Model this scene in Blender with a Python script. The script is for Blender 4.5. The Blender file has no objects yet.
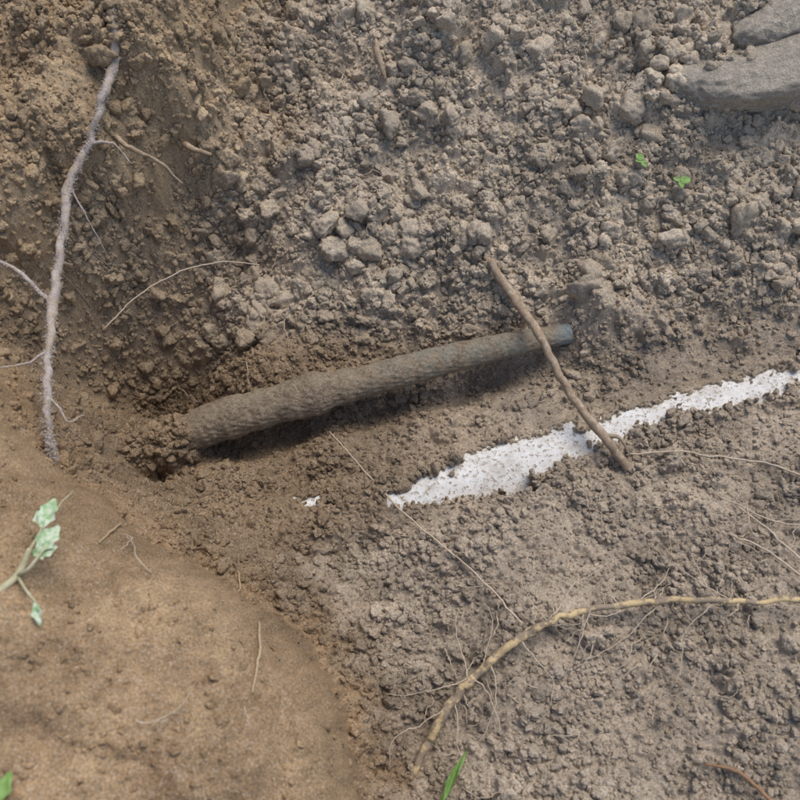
import bpy, numpy as np, math, time, random
from mathutils import Vector
th=math.radians(25);D=1.1
rs=np.random.RandomState(7);random.seed(7)
# ------------------------------------------------------------------ terrain survey points (mm)
CPs="""-182,-53,0 0,-27,0 123,-5,10 -268,-85,-20 -335,-55,-30 -119,-92,0 -63,65,10 -189,42,0 63,102,20 198,34,15 -126,181,60 0,236,90 125,174,70 247,167,80 367,160,90 471,153,100 -127,322,120 62,343,150 248,304,140 423,264,150 -128,458,170 63,459,200 247,425,200 470,402,220 65,605,230 503,577,250 587,295,200 588,83,100
-457,378,270 -293,401,250 -444,204,220 -366,297,230 -543,238,260 -367,549,270 -219,354,220 -245,280,200 -332,194,180 -386,126,160 -444,52,150 -191,405,155 -191,338,120 -254,243,80 -319,164,40 -369,94,10 -411,14,0 -417,-26,180 -380,-79,170 -342,-122,140 -277,-192,120 -150,-261,110 -68,-347,100 -33,-444,90
-376,-154,220 -331,-304,260 -269,-291,200 -175,-374,180 -296,-448,280 -200,-447,220 -87,-446,150 -435,-217,260 -186,-523,240 -300,-101,-10 -226,-163,30 -122,-209,30 -37,-307,30 -5,-357,30 10,-443,30 55,-212,40 221,-170,50 335,-127,60 437,-94,70 102,-359,50 257,-312,60 397,-267,90 98,-443,50 239,-444,70 360,-444,100 184,-536,60 476,-366,110 0,-96,10 193,-23,20 362,21,40 467,45,60 245,63,40 368,107,60 468,95,80"""
W=np.array([[float(c)/1000 for c in p.split(',')] for p in CPs.split()])
def K(r2): return 0.5*r2*np.log(r2+1e-12)
n=len(W)
d2=((W[:,None,:2]-W[None,:,:2])**2).sum(-1)
A=np.zeros((n+3,n+3));A[:n,:n]=K(d2)+np.eye(n)*1e-4;A[:n,n]=1;A[:n,n+1:]=W[:,:2];A[n,:n]=1;A[n+1:,:n]=W[:,:2].T
b=np.zeros(n+3);b[:n]=W[:,2]
w=np.linalg.solve(A,b)
gx=np.arange(-.66,.661,.004);gy=np.arange(-.64,.781,.004)
GX,GY=np.meshgrid(gx,gy);GH=w[n]+w[n+1]*GX+w[n+2]*GY
for i in range(n): GH=GH+w[i]*K((GX-W[i,0])**2+(GY-W[i,1])**2)
for _ in range(2):
    P=np.pad(GH,1,mode='edge');GH=(P[:-2,1:-1]+P[2:,1:-1]+P[1:-1,:-2]+P[1:-1,2:]+4*P[1:-1,1:-1])/8
def bil(x,y,G,ax,ay):
    x=np.asarray(x,float);y=np.asarray(y,float)
    i=np.clip(np.searchsorted(ax,x)-1,0,len(ax)-2);j=np.clip(np.searchsorted(ay,y)-1,0,len(ay)-2)
    fx=np.clip((x-ax[i])/(ax[i+1]-ax[i]),0,1);fy=np.clip((y-ay[j])/(ay[j+1]-ay[j]),0,1)
    return (G[j,i]*(1-fx)+G[j,i+1]*fx)*(1-fy)+(G[j+1,i]*(1-fx)+G[j+1,i+1]*fx)*fy
def sst(a,b_,x):
    q=np.clip((x-a)/(b_-a),0,1); return q*q*(3-2*q)
def perlin(x,y,s,seed):
    rng=np.random.RandomState(seed);N=256
    ang=rng.rand(N,N)*2*np.pi; gx=np.cos(ang).astype(np.float32);gy=np.sin(ang).astype(np.float32)
    X=x/s+seed*7.31;Y=y/s+seed*3.17
    xi=np.floor(X).astype(np.int64);yi=np.floor(Y).astype(np.int64);fx=(X-xi).astype(np.float32);fy=(Y-yi).astype(np.float32)
    u=fx*fx*fx*(fx*(fx*6-15)+10);v=fy*fy*fy*(fy*(fy*6-15)+10)
    def g(a,b):
        ii=(xi+a)%N;jj=(yi+b)%N
        return gx[ii,jj]*(fx-a)+gy[ii,jj]*(fy-b)
    return ((g(0,0)*(1-u)+g(1,0)*u)*(1-v)+(g(0,1)*(1-u)+g(1,1)*u)*v)*1.5
def lumps(x,y,s,seed,prob,flat=0.6,warp=0.3):
    rng=np.random.RandomState(seed+500);N=251
    px=rng.rand(N,N).astype(np.float32);py=rng.rand(N,N).astype(np.float32);pr=rng.rand(N,N).astype(np.float32);pp=rng.rand(N,N).astype(np.float32)
    pe=rng.rand(N,N).astype(np.float32)*3.14
    wx=perlin(x,y,s*.45,seed+1)*warp;wy=perlin(x,y,s*.45,seed+2)*warp
    X=x/s+wx+seed*1.7;Y=y/s+wy+seed*2.3
    xi=np.floor(X).astype(np.int64);yi=np.floor(Y).astype(np.int64);fx=(X-xi).astype(np.float32);fy=(Y-yi).astype(np.float32)
    out=np.zeros_like(fx);idv=np.zeros_like(fx)
    for a in (-1,0,1):
        for b in (-1,0,1):
            ii=(xi+a)%N;jj=(yi+b)%N
            dx=fx-a-px[ii,jj];dy=fy-b-py[ii,jj];e=pe[ii,jj]
            c=np.cos(e);sn=np.sin(e)
            da=dx*c+dy*sn;db=(-dx*sn+dy*c)*1.35
            R=0.30+0.38*pr[ii,jj]**1.5
            q=1-(da*da+db*db)/(R*R)
            hh=np.where((q>0)&(pp[ii,jj]<prob),np.maximum(q,0)**.65*R*flat*(0.7+.6*px[jj,ii]),0)
            m=hh>out
            out=np.where(m,hh,out);idv=np.where(m,pr[jj,ii],idv)
    return out*s,idv
core=0.0013
xs=np.arange(-0.58,0.58+1e-9,core);ys=np.arange(-0.54,0.64+1e-9,core)
def ext(a):
    st=core;o=[];p=0
    while p<60:
        st*=1.22;p+=st;o.append(p)
    o=np.array(o);return np.concatenate([a[0]-o[::-1],a,a[-1]+o])
xs=ext(xs);ys=ext(ys)
X,Y=np.meshgrid(xs,ys);X=X.astype(np.float32);Y=Y.astype(np.float32)
def polysd(x,y,P):
    P=np.array(P);d=np.full(x.shape,1e9,np.float32);ins=np.zeros(x.shape,bool);m=len(P)
    for i in range(m):
        a=P[i];b=P[(i+1)%m];e=b-a
        tt=np.clip(((x-a[0])*e[0]+(y-a[1])*e[1])/(e@e),0,1)
        d=np.minimum(d,(x-a[0]-e[0]*tt)**2+(y-a[1]-e[1]*tt)**2)
        c=((a[1]>y)!=(b[1]>y))&(x<(b[0]-a[0])*(y-a[1])/((b[1]-a[1])+1e-12)+a[0])
        ins^=c
    d=np.sqrt(d);return np.where(ins,-d,d)
MP=[(-.47,-.04),(-.405,-.075),(-.368,-.12),(-.32,-.17),(-.255,-.215),(-.147,-.270),(-.075,-.343),(-.040,-.42),(-.030,-.48),(-.03,-.62),(-.9,-.9),(-.9,-.03)]
LP=[(-.20,.60),(-.21,.41),(-.215,.34),(-.25,.28),(-.33,.19),(-.39,.12),(-.5,.05),(-.9,.04),(-.9,.9),(-.2,.9)]
xc=np.clip(X,-.62,.62);yc=np.clip(Y,-.6,.74);f=sst(0,1.2,np.hypot(X-xc,Y-yc))
H0=(bil(xc,yc,GH,gx,gy)*(1-f)+.26*f).astype(np.float32)
n1=perlin(X,Y,.08,1);n2=perlin(X,Y,.03,2);n3=perlin(X,Y,.05,3)
msd=polysd(X,Y,MP)+n1*.012+n2*.005
mnd=sst(.006,-.010,msd+n2*.004);mcol=sst(.05,.0,msd+n2*.02)
lsd=polysd(X,Y,LP)+n1*.02+n2*.012
lft=sst(.01,-.01,lsd);lcol=sst(.16,-.05,lsd+n1*.04)
u_=(Y-(0.02+0.27*(X-.36)))
band=np.exp(-(u_/.045)**2)*sst(.0,.2,X)
rgt=sst(-.14,-.2,Y-0.28*X)*(1-mnd)
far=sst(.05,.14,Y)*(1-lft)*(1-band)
rough=np.clip(1-.95*mnd-.8*band,0,1)
hm=H0.copy()
hm+=perlin(X,Y,.12,11)*.010*(1-.5*mnd)+n1*.007*(1-.6*mnd)+n2*.004*(1-.6*mnd)
hm+=lft*(perlin(X,Y,.07,12)*.020+np.abs(perlin(X,Y,.045,13))*.010)
def lip(sd,wd,amp,fadew):
    t=np.clip(-sd/wd,0,1);return amp*np.sqrt(1-(1-t)**2)*sst(.30,.05,-sd*fadew)
hm+=lip(msd,.045,.060,1.)+lip(lsd,.05,.045,1.)
hm-=.034*np.exp(-(np.maximum(msd-.006,0)/.032)**2)*sst(-.004,.008,msd)*sst(-.17,-.26,Y)
# trench groove along the iron pipe, deeper toward the left
gd=Y-(.000+.27*(X+.10))
hm-=(.026*sst(.22,-.12,X)+.004)*np.exp(-((gd+.012)/.040)**2)*sst(-.38,-.30,X)*sst(.26,.16,X)
hm-=.020*np.exp(-((gd+.034)/.018)**2)*sst(-.26,-.18,X)*sst(.20,.10,X)
hm-=.030*np.exp(-((X+.30)**2+(Y-.045)**2)/.05**2)
hm+=.044*np.exp(-((X-.235)**2+(Y-.093)**2)/.030**2)
# soil slumped over the left end of the iron pipe
cpz=[(-.30,-.052,-.036),(-.265,-.042,-.016),(-.225,-.030,.000),(-.183,-.021,.010),(-.145,-.012,.017),(-.118,-.006,.0215),(-.10,-.002,.024),(-.075,.004,.026),(0,.023,.031),(.086,.045,.038),(.15,.058,.042),(.190,.066,.044),(.208,.070,.044)]
cpr=[.020,.0225,.0245,.0245,.0235,.0255,.0268,.0215,.0185,.0168,.0148,.0128,.0125]
px_=[c[0] for c in cpz];ya=np.interp(X,px_,[c[1] for c in cpz]);za_=np.interp(X,px_,[c[2] for c in cpz])
dd_=Y-ya+n2*.012
slump=za_+.034-.050*(dd_/.042)**2
sm=sst(-.222,-.262,X+.022*n2+.4*np.abs(dd_))*sst(-.40,-.34,X)
tgt=np.maximum(hm,slump);hm=hm+(tgt-hm)*sm
hm=np.where((X<-.30)&(X>-.36),np.maximum(hm,(-.006-.050*((Y+.055)/.045)**2)*1.0-.4*np.maximum(-.32-X,0)),hm)
# buried white pipe geometry
PA=np.array([-.20,-.186]);PB=np.array([.75,.07]);PR=.052
e=(PB-PA);PL=np.linalg.norm(e);e/=PL
pu=(X-PA[0])*e[0]+(Y-PA[1])*e[1];ps=-(X-PA[0])*e[1]+(Y-PA[1])*e[0]
ztop=lambda u:.022+(u-.1)*.058
inside=np.abs(ps)<PR*.98
zp=ztop(pu)-PR+np.sqrt(np.maximum(PR*PR-ps*ps,0))
SP=[(-.010,-.133),(.05,-.103),(.106,-.078),(.20,-.050),(.214,-.062),(.23,-.045),(.325,-.016),(.331,-.024),(.340,-.011),(.455,.018),(.465,.008),(.475,.024),(.62,.062),(.62,.03),(.485,.000),(.465,-.004),(.455,-.012),(.399,-.029),(.345,-.040),(.331,-.022),(.322,-.038),(.282,-.054),(.246,-.072),(.225,-.076),(.204,-.086),(.18,-.097),(.160,-.115),(.137,-.136),(.10,-.134),(.057,-.143),(-.010,-.143)]
ssd=np.minimum(polysd(X,Y,SP),np.hypot((X+.094)/2.2,Y+.135)-.004)
ssd=ssd+perlin(X,Y,.014,51)*.009+perlin(X,Y,.005,52)*.009+perlin(X,Y,.03,53)*.006-.0015
cover=sst(-.001,.002,ssd)
pin=inside&(pu>0)&(pu<1.1)
hm=np.where(pin,np.maximum(hm,zp+.004),hm)
hm=np.where(pin,zp-.003+(hm-zp+.003)*cover,hm)
h=hm.copy()
bare=1-np.where(pin,1-cover,0)
rough=rough*bare
pk=sst(-.25,.25,n1+.7*n3+.1*far)   # 0 = packed smooth patch, 1 = crumbly patch
rough=rough*(.55+.45*pk+.2*far*(1-pk))
L1,i1=lumps(X,Y,.055,21,.34*far+.40*lft,.65)
L2,i2=lumps(X,Y,.027,22,(.50*far+.45*lft+.22*rgt+.08)*rough,.70)
h+=L1*.8+L2*.9
L3,i3=lumps(X,Y,.014,23,(.65+.1*n1)*rough,.8)
L4,i4=lumps(X,Y,.0075,24,.75*rough+.03*mnd,.8)
L5,i5=lumps(X,Y,.0042,25,.7*np.clip(rough+.3,0,1)*bare,.6,.2)
h+=L3*.85+L4*.85+L5*.8
h+=(perlin(X,Y,.006,31)*.0011+perlin(X,Y,.003,32)*.0008*(.6+rough))*bare
h+=mnd*(perlin(X,Y,.02,33)*.0026+perlin(X,Y,.010,35)*.0014+np.minimum(perlin(X,Y,.05,34),0)*.012)
def lin(r,g,b): return np.array([((c/255)/12.92 if c/255<.04045 else ((c/255+.055)/1.055)**2.4) for c in (r,g,b)],np.float32)
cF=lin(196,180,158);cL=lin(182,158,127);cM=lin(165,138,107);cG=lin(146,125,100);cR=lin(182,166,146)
col=np.broadcast_to(cG,X.shape+(3,)).copy()
def mixc(c,m):
    global col
    col=col*(1-m[...,None])+c*m[...,None]
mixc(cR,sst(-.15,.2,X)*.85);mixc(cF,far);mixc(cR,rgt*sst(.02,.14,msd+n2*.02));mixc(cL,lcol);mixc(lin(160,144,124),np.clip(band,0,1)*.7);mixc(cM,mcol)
mixc(lin(184,157,122),mnd*sst(.05,.4,n1+.5*n3+.2)*.35)
var=1+.24*perlin(X,Y,.1,41)+.16*n2+.18*perlin(X,Y,.012,42)+.12*(i3-.5)*(L3>0)+.10*(i4-.5)*(L4>0)+.18*(i2-.5)*(L2>0)
col=np.clip(col*var[...,None],0,1)
def link(ob,parent=None):
    bpy.context.collection.objects.link(ob)
    if parent: ob.parent=parent
    return ob
def fastmesh(name,co,q):
    me=bpy.data.meshes.new(name)
    me.vertices.add(len(co));me.vertices.foreach_set("co",np.ascontiguousarray(co,np.float32).ravel())
    k=q.shape[1];me.loops.add(q.size);me.loops.foreach_set("vertex_index",np.ascontiguousarray(q,np.int32).ravel())
    me.polygons.add(len(q));me.polygons.foreach_set("loop_start",np.arange(0,q.size,k,dtype=np.int32))
    me.polygons.foreach_set("use_smooth",np.ones(len(q),bool));me.update();me.validate()
    return me
ny,nx=X.shape
idx=np.arange(nx*ny,dtype=np.int32).reshape(ny,nx)
q=np.stack([idx[:-1,:-1],idx[:-1,1:],idx[1:,1:],idx[1:,:-1]],-1).reshape(-1,4)
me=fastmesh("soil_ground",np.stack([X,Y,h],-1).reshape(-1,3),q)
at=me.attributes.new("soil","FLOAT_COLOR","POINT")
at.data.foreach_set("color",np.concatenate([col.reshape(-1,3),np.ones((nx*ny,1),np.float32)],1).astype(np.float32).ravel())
g=link(bpy.data.objects.new("soil_ground",me))
# ------------------------------------------------------------------ materials
class NB:
    def __init__(s,name,rough=.95,spec=.15):
        s.m=bpy.data.materials.new(name);s.m.use_nodes=True;s.nt=s.m.node_tree;s.bs=s.nt.nodes["Principled BSDF"]
        s.bs.inputs["Roughness"].default_value=rough;s.bs.inputs["Specular IOR Level"].default_value=spec
        s.geo=s.nt.nodes.new("ShaderNodeNewGeometry")
    def L(s,a,b): s.nt.links.new(a,b)
    def noise(s,sc,d=4,r=.65):
        a=s.nt.nodes.new("ShaderNodeTexNoise");a.inputs["Scale"].default_value=sc;a.inputs["Detail"].default_value=d;a.inputs["Roughness"].default_value=r;s.L(s.geo.outputs["Position"],a.inputs["Vector"]);return a.outputs[0]
    def mr(s,x,lo,hi,f0=.3,f1=.7):
        r=s.nt.nodes.new("ShaderNodeMapRange");
        for i,v in ((1,f0),(2,f1),(3,lo),(4,hi)): r.inputs[i].default_value=v
        s.L(x,r.inputs[0]);return r.outputs[0]
    def mul(s,a,b):
        m=s.nt.nodes.new("ShaderNodeMath");m.operation='MULTIPLY';s.L(a,m.inputs[0])
        if isinstance(b,(int,float)): m.inputs[1].default_value=b
        else: s.L(b,m.inputs[1])
        return m.outputs[0]
    def scale(s,c,f):
        vm=s.nt.nodes.new("ShaderNodeVectorMath");vm.operation='SCALE';s.L(c,vm.inputs[0]);s.L(f,vm.inputs["Scale"]);return vm.outputs[0]
    def mix(s,f,a,b):
        mx=s.nt.nodes.new("ShaderNodeMix");mx.data_type='RGBA'
        if isinstance(f,(int,float)): mx.inputs[0].default_value=f
        else: s.L(f,mx.inputs[0])
        for k,v in ((6,a),(7,b)):
            if isinstance(v,(tuple,list,np.ndarray)): mx.inputs[k].default_value=(float(v[0]),float(v[1]),float(v[2]),1)
            else: s.L(v,mx.inputs[k])
        return mx.outputs[2]
    def fin(s,c,hgt=None,dist=.001,st=.7):
        s.L(c,s.bs.inputs["Base Color"])
        if hgt is not None:
            bp=s.nt.nodes.new("ShaderNodeBump");bp.inputs["Strength"].default_value=st;bp.inputs["Distance"].default_value=dist
            s.L(hgt,bp.inputs["Height"]);s.L(bp.outputs[0],s.bs.inputs["Normal"])
        return s.m
def soilmat(name,inst=False):
    k=NB(name,1.0,0.0)
    src=k.nt.nodes.new("ShaderNodeAttribute");src.attribute_name="soil"
    if inst: src.attribute_type='INSTANCER'
    b_=k.noise(450,4,.78)
    c=k.scale(src.outputs["Color"],k.mr(b_,.50,1.50))
    vo=k.nt.nodes.new("ShaderNodeTexVoronoi");vo.inputs["Scale"].default_value=900;k.L(k.geo.outputs["Position"],vo.inputs["Vector"])
    sp=k.nt.nodes.new("ShaderNodeSeparateColor");k.L(vo.outputs["Color"],sp.inputs[0])
    c=k.mix(k.mr(sp.outputs[0],0,.45,.88,.96),c,(.66,.59,.50))
    c=k.mix(k.mr(sp.outputs[1],0,.40,.88,.97),c,(.07,.055,.04))
    return k.fin(c,b_,.0024,1.0)
me.materials.append(soilmat("soil"))
def simple(name,c1,c2,sc=200,rough=.9,dirt=None,dlo=.5,dhi=.6,dsc=90,bump=.001,st=.6,spec=.2):
    k=NB(name,rough,spec);nn=k.noise(sc)
    c=k.mix(k.mr(nn,0,1),c1,c2)
    if dirt is not None: c=k.mix(k.mr(k.noise(dsc,5),0,1,dlo,dhi),c,dirt)
    c=k.scale(c,k.mr(k.noise(900,2),.8,1.2))
    return k.fin(c,nn,bump,st)
# ------------------------------------------------------------------ soil clods (instanced)
def ico(sub):
    import bmesh
    bm=bmesh.new();bmesh.ops.create_icosphere(bm,subdivisions=sub,radius=1)
    v=np.array([x.co[:] for x in bm.verts]);f=np.array([[y.index for y in x.verts] for x in bm.faces]);bm.free();return v,f
def vnoise(p,s,seed):
    r=np.random.RandomState(seed);o=np.zeros(len(p))
    for k in range(7):
        kd=r.randn(3)*s;o+=np.sin(p@kd+r.rand()*6.28)
    return o/7
cm=soilmat("soil_clod",True)
coll=bpy.data.collections.new("clod_shapes")
V0,F0=ico(4)
NV=18
for i in range(NV):
    r=np.random.RandomState(100+i)
    nn=r.randn(9,3);nn/=np.linalg.norm(nn,axis=1)[:,None];dd=.55+.5*r.rand(9)
    dt=V0@nn.T;rr=np.where(dt>.05,dd/np.maximum(dt,.05),9)
    k_=10.;rad=-np.log(np.exp(-k_*rr).sum(1)+np.exp(-k_*1.25))/k_
    rad=np.clip(rad,.3,1.3)
    P=V0*rad[:,None]
    bc=r.randn(60,3);bc/=np.linalg.norm(bc,axis=1)[:,None];dots=V0@bc.T
    cw=.93+.05*r.rand(60)
    bl=np.max(np.maximum(0,(dots-cw)/(1-cw))**.5*(.06+.12*r.rand(60)),axis=1)
    P=P*(1+.20*vnoise(P,3.,i)+.18*vnoise(P,8.,i+50)+.14*vnoise(P,18.,i+90)+bl)[:,None]
    P*=np.array([1,.75+.25*r.rand(),.65+.25*r.rand()])
    m=fastmesh("clod",P,F0);m.materials.append(cm)
    ob=bpy.data.objects.new("clod",m);coll.objects.link(ob)
dens=np.clip(rough,0,1)
gyy,gxx=np.gradient(H0);dxx=np.gradient(xs);dyy=np.gradient(ys)
slope=np.clip(np.hypot(gxx/dxx[None,:],gyy/dyy[:,None]),0,6)
pts=[];scl=[];emb=[]
def scatter(N,r0,r1,wt,pw_=2.,cv=.25,lo=-.30,hi=.2):
    x=rs.rand(N)*1.16-.58;y=rs.rand(N)*1.16-.53
    j=np.clip(np.searchsorted(ys,y),0,ny-1);i=np.clip(np.searchsorted(xs,x),0,nx-1)
    k=rs.rand(N)<wt[j,i];x,y,j,i=x[k],y[k],j[k],i[k]
    r=r0+(r1-r0)*rs.rand(len(x))**pw_
    pts.append(np.stack([x,y,h[j,i]+r*(lo+(hi-lo)*rs.rand(len(x)))],1));scl.append(r)
    emb.append(col[j,i]*(1+cv*(rs.rand(len(x),1)-.45)))
patch=np.clip(pk*1.1+.10+.15*far,0.05,1)
scatter(70000,.0012,.003,np.clip(dens*.8+.10,0,1)*bare+.05*(1-bare))
scatter(34000,.0028,.0055,dens*patch)
scatter(9500,.0045,.009,dens*patch*(.30+.70*far+.4*lft))
scatter(1300,.008,.015,dens*patch*(.08+.92*far+.2*lft))
scatter(170,.013,.023,dens*(.02+.98*far),cv=.10,lo=-.4,hi=0)
st=np.clip(slope-.4,0,3)/3*dens
for a,b_,c_ in ((60000,.0018,.004),(22000,.003,.008),(4000,.006,.013)): scatter(a,b_,c_,st,lo=-.5,hi=.1)
for cx,cy,sx,sy,N in ((-.17,.12,.035,.025,20),(-.08,.2,.05,.04,14),(.3,.32,.09,.06,18),(-.05,.3,.06,.05,12)):
    x=cx+rs.randn(N)*sx;y=cy+rs.randn(N)*sy;j=np.searchsorted(ys,y);i=np.searchsorted(xs,x);r=.008+.009*rs.rand(N)**1.5
    pts.append(np.stack([x,y,h[j,i]+r*.15],1));scl.append(r);emb.append(col[j,i]*(1+.12*(rs.rand(N,1)-.4)))
N=420;x=-.272+rs.randn(N)*.024;y=-.044+rs.randn(N)*.022;j=np.searchsorted(ys,y);i=np.searchsorted(xs,x);r=.002+.006*rs.rand(N)**2
pts.append(np.stack([x,y,h[j,i]+r*.0],1));scl.append(r);emb.append(col[j,i]*(1+.2*(rs.rand(N,1)-.5)))
P=np.concatenate(pts);S=np.concatenate(scl);CC=np.clip(np.concatenate(emb),0,1);N=len(P)
pm=bpy.data.meshes.new("soil_clods");pm.vertices.add(N);pm.vertices.foreach_set("co",P.astype(np.float32).ravel())
a=pm.attributes.new("soil","FLOAT_COLOR","POINT");a.data.foreach_set("color",np.concatenate([CC,np.ones((N,1))],1).astype(np.float32).ravel())
a=pm.attributes.new("rot","FLOAT_VECTOR","POINT");a.data.foreach_set("vector",(rs.rand(N,3)*6.283).astype(np.float32).ravel())
a=pm.attributes.new("scl","FLOAT","POINT");a.data.foreach_set("value",S.astype(np.float32))
a=pm.attributes.new("vid","INT","POINT");a.data.foreach_set("value",rs.randint(0,NV,N).astype(np.int32))
po=link(bpy.data.objects.new("soil_clods",pm))
ng=bpy.data.node_groups.new("clods","GeometryNodeTree")
ng.interface.new_socket("Geometry",in_out='INPUT',socket_type='NodeSocketGeometry');ng.interface.new_socket("Geometry",in_out='OUTPUT',socket_type='NodeSocketGeometry')
gi=ng.nodes.new("NodeGroupInput");go=ng.nodes.new("NodeGroupOutput");ip=ng.nodes.new("GeometryNodeInstanceOnPoints");ci=ng.nodes.new("GeometryNodeCollectionInfo")
ci.inputs[0].default_value=coll;ci.inputs["Separate Children"].default_value=True;ci.inputs["Reset Children"].default_value=True
def na(nm,dt):
    x=ng.nodes.new("GeometryNodeInputNamedAttribute");x.data_type=dt;x.inputs[0].default_value=nm;return x.outputs[0]
er=ng.nodes.new("FunctionNodeEulerToRotation")
ln=ng.links.new
ln(gi.outputs[0],ip.inputs["Points"]);ln(ci.outputs[0],ip.inputs["Instance"]);ip.inputs["Pick Instance"].default_value=True
ln(na("vid","INT"),ip.inputs["Instance Index"]);ln(na("rot","FLOAT_VECTOR"),er.inputs[0]);ln(er.outputs[0],ip.inputs["Rotation"]);ln(na("scl","FLOAT"),ip.inputs["Scale"])
ln(ip.outputs[0],go.inputs[0])
md=po.modifiers.new("clods","NODES");md.node_group=ng
# ------------------------------------------------------------------ tubes
hsm=lambda x,y:float(bil(x,y,hm,xs,ys))
def catmull(P,n):
    P=np.array(P,float);Q=np.vstack([2*P[0]-P[1],P,2*P[-1]-P[-2]]);out=[]
    for i in range(1,len(Q)-2):
        for k in range(n):
            t=k/n;a,b,c,d=Q[i-1],Q[i],Q[i+1],Q[i+2]
            out.append(.5*((2*b)+(-a+c)*t+(2*a-5*b+4*c-d)*t*t+(-a+3*b-3*c+d)*t**3))
    out.append(P[-1]);return np.array(out)
def tube(P,R,seg=10,n=8,jit=0,lump=0,lsc=200,seed=0,cap=True,endr=.2):
    Q=catmull(np.column_stack([P,R]),n);C=Q[:,:3];r=Q[:,3]
    rr=np.random.RandomState(seed)
    if jit:
        j=rr.randn(len(C),3)*jit;j[1:-1]=(j[:-2]+j[1:-1]+j[2:])/2;C=C+j
    T=np.gradient(C,axis=0);T/=np.linalg.norm(T,axis=1)[:,None]+1e-12
    N_=np.cross(T,[0.13,.21,1]);N_/=np.linalg.norm(N_,axis=1)[:,None]+1e-12;B=np.cross(T,N_)
    a=np.arange(seg)/seg*2*np.pi
    if cap:
        C=np.vstack([C[:1]-T[:1]*r[0]*.3,C,C[-1:]+T[-1:]*r[-1]*(.3 if endr==.2 else .03)]);N_=np.vstack([N_[:1],N_,N_[-1:]]);B=np.vstack([B[:1],B,B[-1:]]);r=np.concatenate([[r[0]*.2],r,[r[-1]*endr]])
    V=C[:,None,:]+(N_[:,None,:]*np.cos(a)[None,:,None]+B[:,None,:]*np.sin(a)[None,:,None])*r[:,None,None]
    V=V.reshape(-1,3)
    if lump:
        d=V-np.repeat(C,seg,0);f=1+lump*(vnoise(V,lsc,seed)+.6*vnoise(V,lsc*2.7,seed+1)+.45*vnoise(V,lsc*6,seed+2))*1.6
        V=np.repeat(C,seg,0)+d*f[:,None]
    m=len(C);F=[]
    for i in range(m-1):
        for k in range(seg): F.append((i*seg+k,i*seg+(k+1)%seg,(i+1)*seg+(k+1)%seg,(i+1)*seg+k))
    return V,np.array(F)
def join(parts):
    vs=[];fs=[];o=0
    for v,f in parts: vs.append(v);fs.append(f+o);o+=len(v)
    return np.vstack(vs),np.vstack(fs)
def mk(name,parts,mat,parent=None):
    v,f=join(parts);m=fastmesh(name,v,f);m.materials.append(mat);return link(bpy.data.objects.new(name,m),parent)
def gp(L,lifts):
    if not hasattr(lifts,'__len__'): lifts=[lifts]*len(L)
    return [(x/1000,y/1000,hsm(x/1000,y/1000)+l) for (x,y),l in zip(L,lifts)]
# white pipe
za=ztop(0)-PR;zb=ztop(PL)-PR
k=NB("white_paint",.8,.15)
nn=k.noise(60);c=k.mix(k.mr(nn,0,1),(.82,.805,.77),(.66,.63,.58))
c=k.mix(k.mr(k.noise(45,5),0,.55,.50,.66),c,(.46,.39,.31))
fl=k.noise(210,7,.75)
c=k.mix(k.mr(fl,0,1,.54,.58),c,(.34,.275,.205))
wm=k.fin(c,fl,.0016,1.)
mk("white_drain_pipe",[tube([(PA[0],PA[1],za),((PA[0]+PB[0])/2,(PA[1]+PB[1])/2,(za+zb)/2),(PB[0],PB[1],zb)],[PR]*3,96,90,lump=.006,lsc=90)],wm)
# corroded pipe
k=NB("corroded_iron",.95,.1)
n_a=k.noise(45,5);n_b=k.noise(260,6,.75)
c=k.mix(k.mr(n_a,0,1,.4,.6),(.38,.29,.195),(.26,.195,.13))
sepx=k.nt.nodes.new("ShaderNodeSeparateXYZ");k.L(k.geo.outputs["Position"],sepx.inputs[0])
gz=k.mul(k.mr(sepx.outputs[0],0,.85,-.06,.03),k.mr(k.noise(60,4),0,1,.42,.58))
c=k.mix(gz,c,(.30,.31,.25))
bz=k.mr(sepx.outputs[0],0,.75,.184,.198);c=k.mix(bz,c,(.30,.41,.46))
c=k.mix(k.mr(n_b,0,.75,.48,.58),c,(.45,.37,.27))
c=k.mix(k.mr(k.noise(120,6,.7),0,.85,.52,.60),c,(.42,.34,.245))
c=k.mix(k.mr(k.noise(200,6,.75),0,.85,.59,.66),c,(.09,.065,.045))
c=k.scale(c,k.mr(k.noise(800,2),.65,1.3))
mk("corroded_pipe",[tube(cpz,cpr,110,80,lump=.062,lsc=95,seed=3,endr=.55)],k.fin(c,n_b,.0050,1.))
barkm=simple("root_bark",(.38,.285,.19),(.25,.18,.12),120,.85,dirt=(.44,.35,.26),dlo=.5,dhi=.62,dsc=160)
stp=[(.112,.155,hsm(.112,.155)+.012),(.141,.100,.068),(.164,.04,.088),(.196,-.026,.072),(.230,-.075,.066),(.262,-.108,hsm(.262,-.108)+.003)]
mk("dead_root_stick",[tube(stp,[.0052,.0058,.005,.0048,.0054,.0045],14,16,jit=.0007,lump=.13,lsc=180,seed=5),
  tube([stp[0],(stp[0][0]-.008,stp[0][1]+.004,stp[0][2]+.003)],[.004,.002],8,3),
  tube([stp[4],(stp[4][0]+.018,stp[4][1]-.004,stp[4][2]+.002),(stp[4][0]+.03,stp[4][1]-.02,stp[4][2]-.008)],[.003,.002,.001],8,5,lump=.1)],barkm)
hm_=simple("fuzzy_root_skin",(.52,.46,.41),(.30,.235,.215),150,.95,dirt=(.40,.32,.24),dlo=.48,dhi=.58,dsc=110,bump=.002,st=1)
hf_=simple("root_fuzz",(.64,.58,.52),(.48,.41,.34),150,.95)
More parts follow.
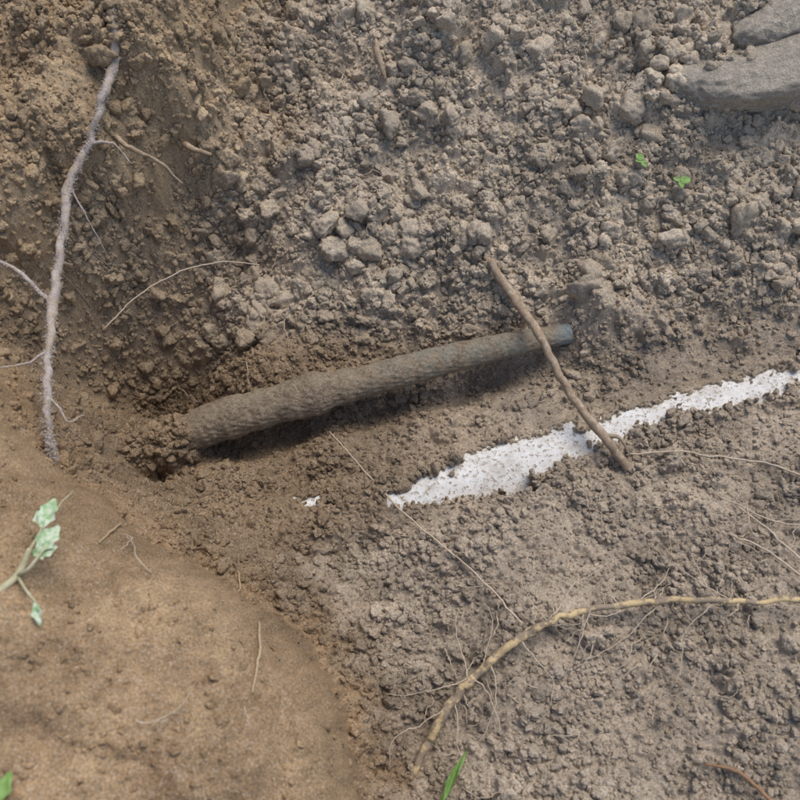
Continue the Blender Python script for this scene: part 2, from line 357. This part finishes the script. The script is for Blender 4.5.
def fuzz(Pc,rad,count,l0,l1,seed):
    rr=np.random.RandomState(seed);Q=catmull(np.array(Pc),20);parts=[]
    for i in range(count):
        c=Q[rr.randint(len(Q))];d=rr.randn(3);d/=np.linalg.norm(d);L=l0+(l1-l0)*rr.rand()**2;c=c+rr.randn(3)*.0015
        s=np.cross(d,rr.randn(3));s/=np.linalg.norm(s);s2=np.cross(d,s);b0=c+d*rad*.7;w_=.00042
        mid=b0+d*L*.5+s*L*.15
        v=[];
        for p_,ww in ((b0,w_),(mid,w_*.8),(b0+d*L+s*L*.1,w_*.3)):
            v+=[p_+s*ww,p_-s*ww*.5+s2*ww*.87,p_-s*ww*.5-s2*ww*.87]
        f=[]
        for a in (0,3):
            for q_ in range(3): f.append((a+q_,a+(q_+1)%3,a+3+(q_+1)%3,a+3+q_))
        parts.append((np.array(v),np.array(f)))
    return join(parts)
lr=[(-.275,.46,.325),(-.282,.42,.315),(-.29,.375,.292),(-.302,.325,.285),(-.312,.275,.276),(-.322,.235,.265),(-.338,.195,.240),(-.358,.150,.222),(-.361,.090,.208),(-.364,.030,.195),(-.358,-.035,.197),(-.350,-.090,.200),(-.346,-.130,.185),(-.345,-.145,.17)]
lr=[(x,y,max(z,hsm(x,y)+.008)) for x,y,z in lr[:8]]+lr[8:]
l2=[(-.47,.072,.215),(-.41,.055,.215),(-.366,.022,.198)]
mr_=link(bpy.data.objects.new("hairy_root",None))
mk("root_stem",[tube(lr,[.004,.004,.0046,.0036,.0054,.0042,.0036,.0054,.0038,.0056,.0038,.0040,.0034,.003],12,12,jit=.0011,lump=.20,lsc=150,seed=8),
  tube(l2,[.0020,.0022,.0026],8,10,jit=.0005,lump=.12,seed=9),
  tube([lr[11],(-.338,-.10,.195),(-.328,-.112,.19),(-.318,-.10,.18)],[.0018,.0014,.001,.0006],6,8,jit=.0006),
  tube([lr[10],(-.375,-.055,.205),(-.395,-.065,.215)],[.0016,.0012,.0006],6,8,jit=.0006),
  tube([lr[7],(-.345,.13,.21),(-.325,.10,.17)],[.0014,.001,.0005],6,8,jit=.0006),
  tube([lr[6],(-.315,.200,.235),(-.295,.185,.22)],[.0020,.0014,.0008],6,8,jit=.0006),
  tube([lr[4],(-.30,.285,.275),(-.285,.275,.255)],[.0025,.0018,.0008],6,8,jit=.0006)],hm_,mr_)
mk("root_hairs",[fuzz(lr,.0042,5600,.0008,.0040,1),fuzz(l2,.0022,500,.0006,.002,2)],hf_,mr_)
mk("root_stub",[tube([(-.255,.255,.17),(-.24,.24,.178),(-.222,.238,.172)],[.004,.0035,.002],10,8,lump=.15),
  tube([(-.33,.235,.215),(-.30,.205,.222),(-.27,.20,.205),(-.25,.19,.18)],[.003,.0026,.002,.001],10,8,jit=.0008,lump=.15)],barkm)
ym1=simple("yellow_root_bark",(.64,.48,.26),(.48,.35,.18),70,.7,dirt=(.28,.215,.15),dlo=.46,dhi=.52,dsc=60)
yr=gp([(433,-272),(322,-269),(245,-268),(173,-281),(122,-302),(81,-333),(50,-365),(30,-397),(10,-433)],[.022,.026,.028,.028,.026,.024,.022,.015,.0])
mk("yellow_root",[tube(yr,[.0028,.0031,.0036,.0034,.0040,.0042,.0047,.0044,.0036],14,14,jit=.0011,lump=.16,lsc=160,seed=12)],ym1)
fm=simple("fine_root_skin",(.60,.49,.37),(.44,.35,.25),150,.9)
fine=[]
def strand(L,lift,r0,r1,seed,jit=.0010):
    Pp=gp(L,lift);R_=np.linspace(r0,r1,len(L));fine.append(tube(Pp,R_,6,8,jit=jit,seed=seed))
fine.append(tube([(-.175,.150,.075),(-.222,.146,.085),(-.270,.125,.09),(-.315,.095,.085),(-.355,.06,.07)],[.0006,.0008,.0009,.0010,.0011],6,8,jit=.001,seed=1))
strand([(-83,-54),(-41,-101),(0,-154),(39,-190),(86,-237),(126,-288)],[.03,.012,.012,.012,.014,.02],.0007,.0012,2)
strand([(260,-92),(314,-94),(355,-103),(399,-111),(445,-136)],[.012,.014,.014,.014,.014],.0012,.0011,3)
strand([(362,-162),(386,-196),(420,-238)],[.008,.018,.02],.0009,.0012,4)
strand([(345,-196),(381,-215),(415,-255)],[.008,.014,.02],.0009,.0013,5)
strand([(345,-150),(390,-180),(440,-196)],[.008,.014,.02],.0007,.0009,6)
rr=np.random.RandomState(21)
Yq=catmull(np.array(yr),10)
for i in range(36):
    c=Yq[rr.randint(5,len(Yq)-20)];a=rr.choice([1,-1])*(.5+rr.rand()*1.6)+rr.choice([0,3.14]);L=.02+.09*rr.rand()**1.4;p=[c];lf=.008+.018*rr.rand()
    for s_ in range(4):
        a+=rr.randn()*.35;q_=p[-1]+np.array([math.cos(a),math.sin(a),0])*L/4;q_[2]=max(hsm(q_[0],q_[1])+lf,p[-1][2]-.012*rr.rand());p.append(q_)
    fine.append(tube(p,np.linspace(.0008,.0003,5),5,6,jit=.0008,seed=i))
for i in range(150):
    zone=rr.rand()
    if zone<.55: x,y=.02+rr.rand()*.45,-.44+rr.rand()*.30
    elif zone<.78: x,y=-.38+rr.rand()*.28,-.02+rr.rand()*.35
    elif zone<.81: x,y=-.35+rr.rand()*.25,-.4+rr.rand()*.2
    else: x,y=-.1+rr.rand()*.6,.05+rr.rand()*.4
    a=rr.rand()*6.28;L=.012+.06*rr.rand()**2;p=[];
    for s_ in range(5):
        p.append((x,y,hsm(x,y)+.006+.010*math.sin(s_/4*3.14)));a+=rr.randn()*.5;x+=math.cos(a)*L/4;y+=math.sin(a)*L/4
    fine.append(tube(p,np.linspace(.0006,.00025,5),5,5,jit=.0008,seed=i+99))
mk("fine_roots",fine,fm)
tw=simple("twig_bark",(.34,.20,.11),(.24,.14,.08),150,.8)
tw2=simple("straw_skin",(.50,.38,.23),(.38,.28,.17),150,.8)
mk("dry_twig",[tube(gp([(287,-422),(314,-429),(339,-453),(350,-470)],.014),[.0014,.0018,.002,.002],8,8,jit=.0005,lump=.1)],tw)
mk("dry_twig.001",[tube(gp([(-30,408),(-27,385),(-18,363)],[.022,.026,.016]),[.002,.004,.0022],10,8,lump=.15,seed=4)],barkm)
mk("dry_twig.002",[tube(gp([(-131,-304),(-124,-335),(-123,-372)],.004),[.0008,.0013,.0008],8,8,jit=.0006)],tw2)
mk("dry_twig.003",[tube(gp([(-172,-232),(-166,-255),(-160,-289)],.005),[.0006,.0009,.0006],8,8,jit=.0006)],tw2)
mk("dry_twig.004",[tube(gp([(-273,-207),(-268,-225),(-266,-246)],.006),[.0009,.0012,.0006],8,8,jit=.0004)],tw2)
def leaf(base,dirv,up,L,Wd,lobes=0,fold=.2,curl=.25,seed=0):
    d=np.array(dirv,float);d/=np.linalg.norm(d);u=np.array(up,float);u-=d*(u@d);u/=np.linalg.norm(u);s=np.cross(d,u);rr=np.random.RandomState(seed)
    nL,nW=18,9;V=[];F=[]
    for i in range(nL):
        t=i/(nL-1);wd=Wd*math.sin(math.pi*min(1,t*.96+.02))**.75*(1-.25*t)
        if lobes: wd*=1-.32*abs(math.sin(t*math.pi*lobes))*(t<.95)
        for k in range(nW):
            x=(k/(nW-1)*2-1);V.append(np.array(base)+d*L*t+s*wd*x+u*(fold*Wd*abs(x)-curl*L*t*t+.03*L*math.sin(9*t+x*3)))
    for i in range(nL-1):
        for k in range(nW-1): F.append((i*nW+k,i*nW+k+1,(i+1)*nW+k+1,(i+1)*nW+k))
    return np.array(V),np.array(F)
def leafmat(name,c1,c2):
    k=NB(name,.6,.3);nn=k.noise(160,3);c=k.mix(k.mr(nn,0,1,.4,.6),c1,c2)
    return k.fin(c,nn,.0005,.4)
lg=leafmat("pale_leaf",(.26,.40,.19),(.60,.64,.48));gg=leafmat("green_leaf",(.15,.27,.06),(.22,.34,.10));stm=simple("seedling_stem",(.55,.50,.34),(.38,.35,.20),100,.7)
root=link(bpy.data.objects.new("celery_seedling",None))
up_=.012
def U3(x,y,z): return (x,y,z+up_)
bx=np.array(U3(-.33,-.325,.285))
j1=np.array(U3(-.305,-.292,.284));j2=np.array(U3(-.296,-.272,.290))
mk("stem",[tube([bx,(bx+j1)/2+[0,0,.004],j1,j2],[.0036,.0033,.003,.0024],8,8),tube([j1,U3(-.292,-.29,.296),U3(-.280,-.272,.298)],[.0018,.0015,.001],8,6),
  tube([j1,U3(-.294,-.305,.289),U3(-.284,-.316,.285)],[.0014,.0012,.001],8,6),tube([j2,U3(-.292,-.262,.289),U3(-.288,-.25,.29)],[.0014,.0012,.001],8,6),
  tube([j2,U3(-.30,-.24,.26),U3(-.297,-.20,.22)],[.0009,.0007,.0005],6,6,jit=.0006)],stm,root)
mk("leaves",[leaf(U3(-.289,-.255,.29),(.2,1,.1),(0,-.2,1),.026,.0105,3,seed=1),leaf(U3(-.286,-.276,.297),(.5,.8,.1),(0,-.2,1),.024,.011,3,seed=2),leaf(U3(-.29,-.278,.296),(1,.35,.1),(0,-.2,1),.018,.009,3,seed=3),
  leaf(U3(-.286,-.314,.286),(.3,-1,0),(0,-.2,1),.018,.0055,2,seed=4),leaf(U3(-.29,-.252,.289),(-.5,1,.1),(0,-.2,1),.014,.007,2,seed=5)],lg,root)
def sprout(name,x,y,hgt,lv):
    rt=link(bpy.data.objects.new(name,None));z=hsm(x,y)+.003
    mk("stem",[tube([(x,y,z),(x-.003,y+.003,z+hgt*.6),(x-.004,y+.004,z+hgt)],[.0008,.0007,.0006],6,5)],stm,rt)
    mk("leaves",[leaf((x-.004,y+.004,z+hgt),(a_,b_,.1),(0,-.2,1),l_,l_*.42,0,seed=i) for i,(a_,b_,l_) in enumerate(lv)],gg,rt)
sprout("green_seedling",.295,.243,.024,[(-.4,1,.013),(.4,-1,.010),(-1,.1,.008)])
sprout("green_seedling.001",.341,.222,.022,[(1,.2,.014),(-.7,.5,.009),(.2,-1,.010)])
rt=link(bpy.data.objects.new("grass_seedling",None))
mk("blade",[leaf((.040,-.456,hsm(.04,-.456)+.004),(.5,1,.55),(-.5,-.3,1),.058,.0045,0,fold=.5,curl=.15)],gg,rt)
rt=link(bpy.data.objects.new("green_leaf_sprout",None));zz=hsm(-.29,-.45)+.008
mk("leaves",[leaf((-.290,-.458,zz),(.3,1,.1),(0,-.2,1),.022,.009,2),leaf((-.290,-.458,zz),(-.8,.8,.1),(0,-.2,1),.02,.008,2)],gg,rt)
# stone, top right
V,Fc=ico(6)
r=np.random.RandomState(5);nn=r.randn(12,3);nn/=np.linalg.norm(nn,axis=1)[:,None];dd=.7+.3*r.rand(12);dt=V@nn.T;rr_=np.where(dt>.05,dd/np.maximum(dt,.05),9);rad=-np.log(np.exp(-14*rr_).sum(1)+np.exp(-14*1.2))/14
def rock(c,s,yaw,pitch,seed):
    P=V*rad[:,None];P=P*(1+.09*vnoise(P,4,seed)+.05*vnoise(P,12,seed+1)+.03*vnoise(P,30,seed+2)+.015*vnoise(P,70,seed+3))[:,None]*np.array(s)
    cy,sy=math.cos(yaw),math.sin(yaw);P=np.stack([P[:,0]*cy-P[:,1]*sy,P[:,0]*sy+P[:,1]*cy,P[:,2]+P[:,0]*pitch],1)
    return P+np.array(c),Fc
k=NB("muddy_stone",.9,.1);a1=k.noise(90,6,.7);a2=k.noise(500,4,.75)
c=k.mix(k.mr(a1,0,1,.35,.65),(.33,.285,.225),(.46,.40,.32));c=k.scale(c,k.mr(a2,.6,1.4))
rm=k.fin(c,a1,.006,1.)
mk("half_buried_rock",[rock((.455,.350,.186),(.135,.062,.055),.16,.12,3),rock((.475,.415,.212),(.085,.045,.048),.5,.1,9)],rm)
# ------------------------------------------------------------------ light, camera
wd=bpy.data.worlds.new("World");bpy.context.scene.world=wd;wd.use_nodes=True;nt=wd.node_tree
sk=nt.nodes.new("ShaderNodeTexSky");sk.sky_type='NISHITA';sk.sun_disc=False
el,az=math.radians(62),math.radians(35)
sk.sun_elevation=el;sk.sun_rotation=az
bg=nt.nodes["Background"];bg.inputs[1].default_value=.15;nt.links.new(sk.outputs[0],bg.inputs[0])
sl=bpy.data.lights.new("sun","SUN");sl.energy=2.9;sl.angle=math.radians(38);sl.color=(1,.94,.86)
so=link(bpy.data.objects.new("sun",sl))
so.rotation_euler=Vector((math.sin(az)*math.cos(el),math.cos(az)*math.cos(el),math.sin(el))).to_track_quat('Z','Y').to_euler()
cam=bpy.data.cameras.new("camera");cam.sensor_width=36;cam.lens=40;cam.clip_start=.02;cam.clip_end=300
cam.dof.use_dof=True;cam.dof.focus_distance=1.06;cam.dof.aperture_fstop=7
cob=link(bpy.data.objects.new("camera",cam));cob.location=(0,-D*math.sin(th),D*math.cos(th));cob.rotation_euler=(th,0,0)
sc=bpy.context.scene;sc.camera=cob;sc.view_settings.view_transform='Standard';sc.view_settings.look='None';sc.view_settings.exposure=0
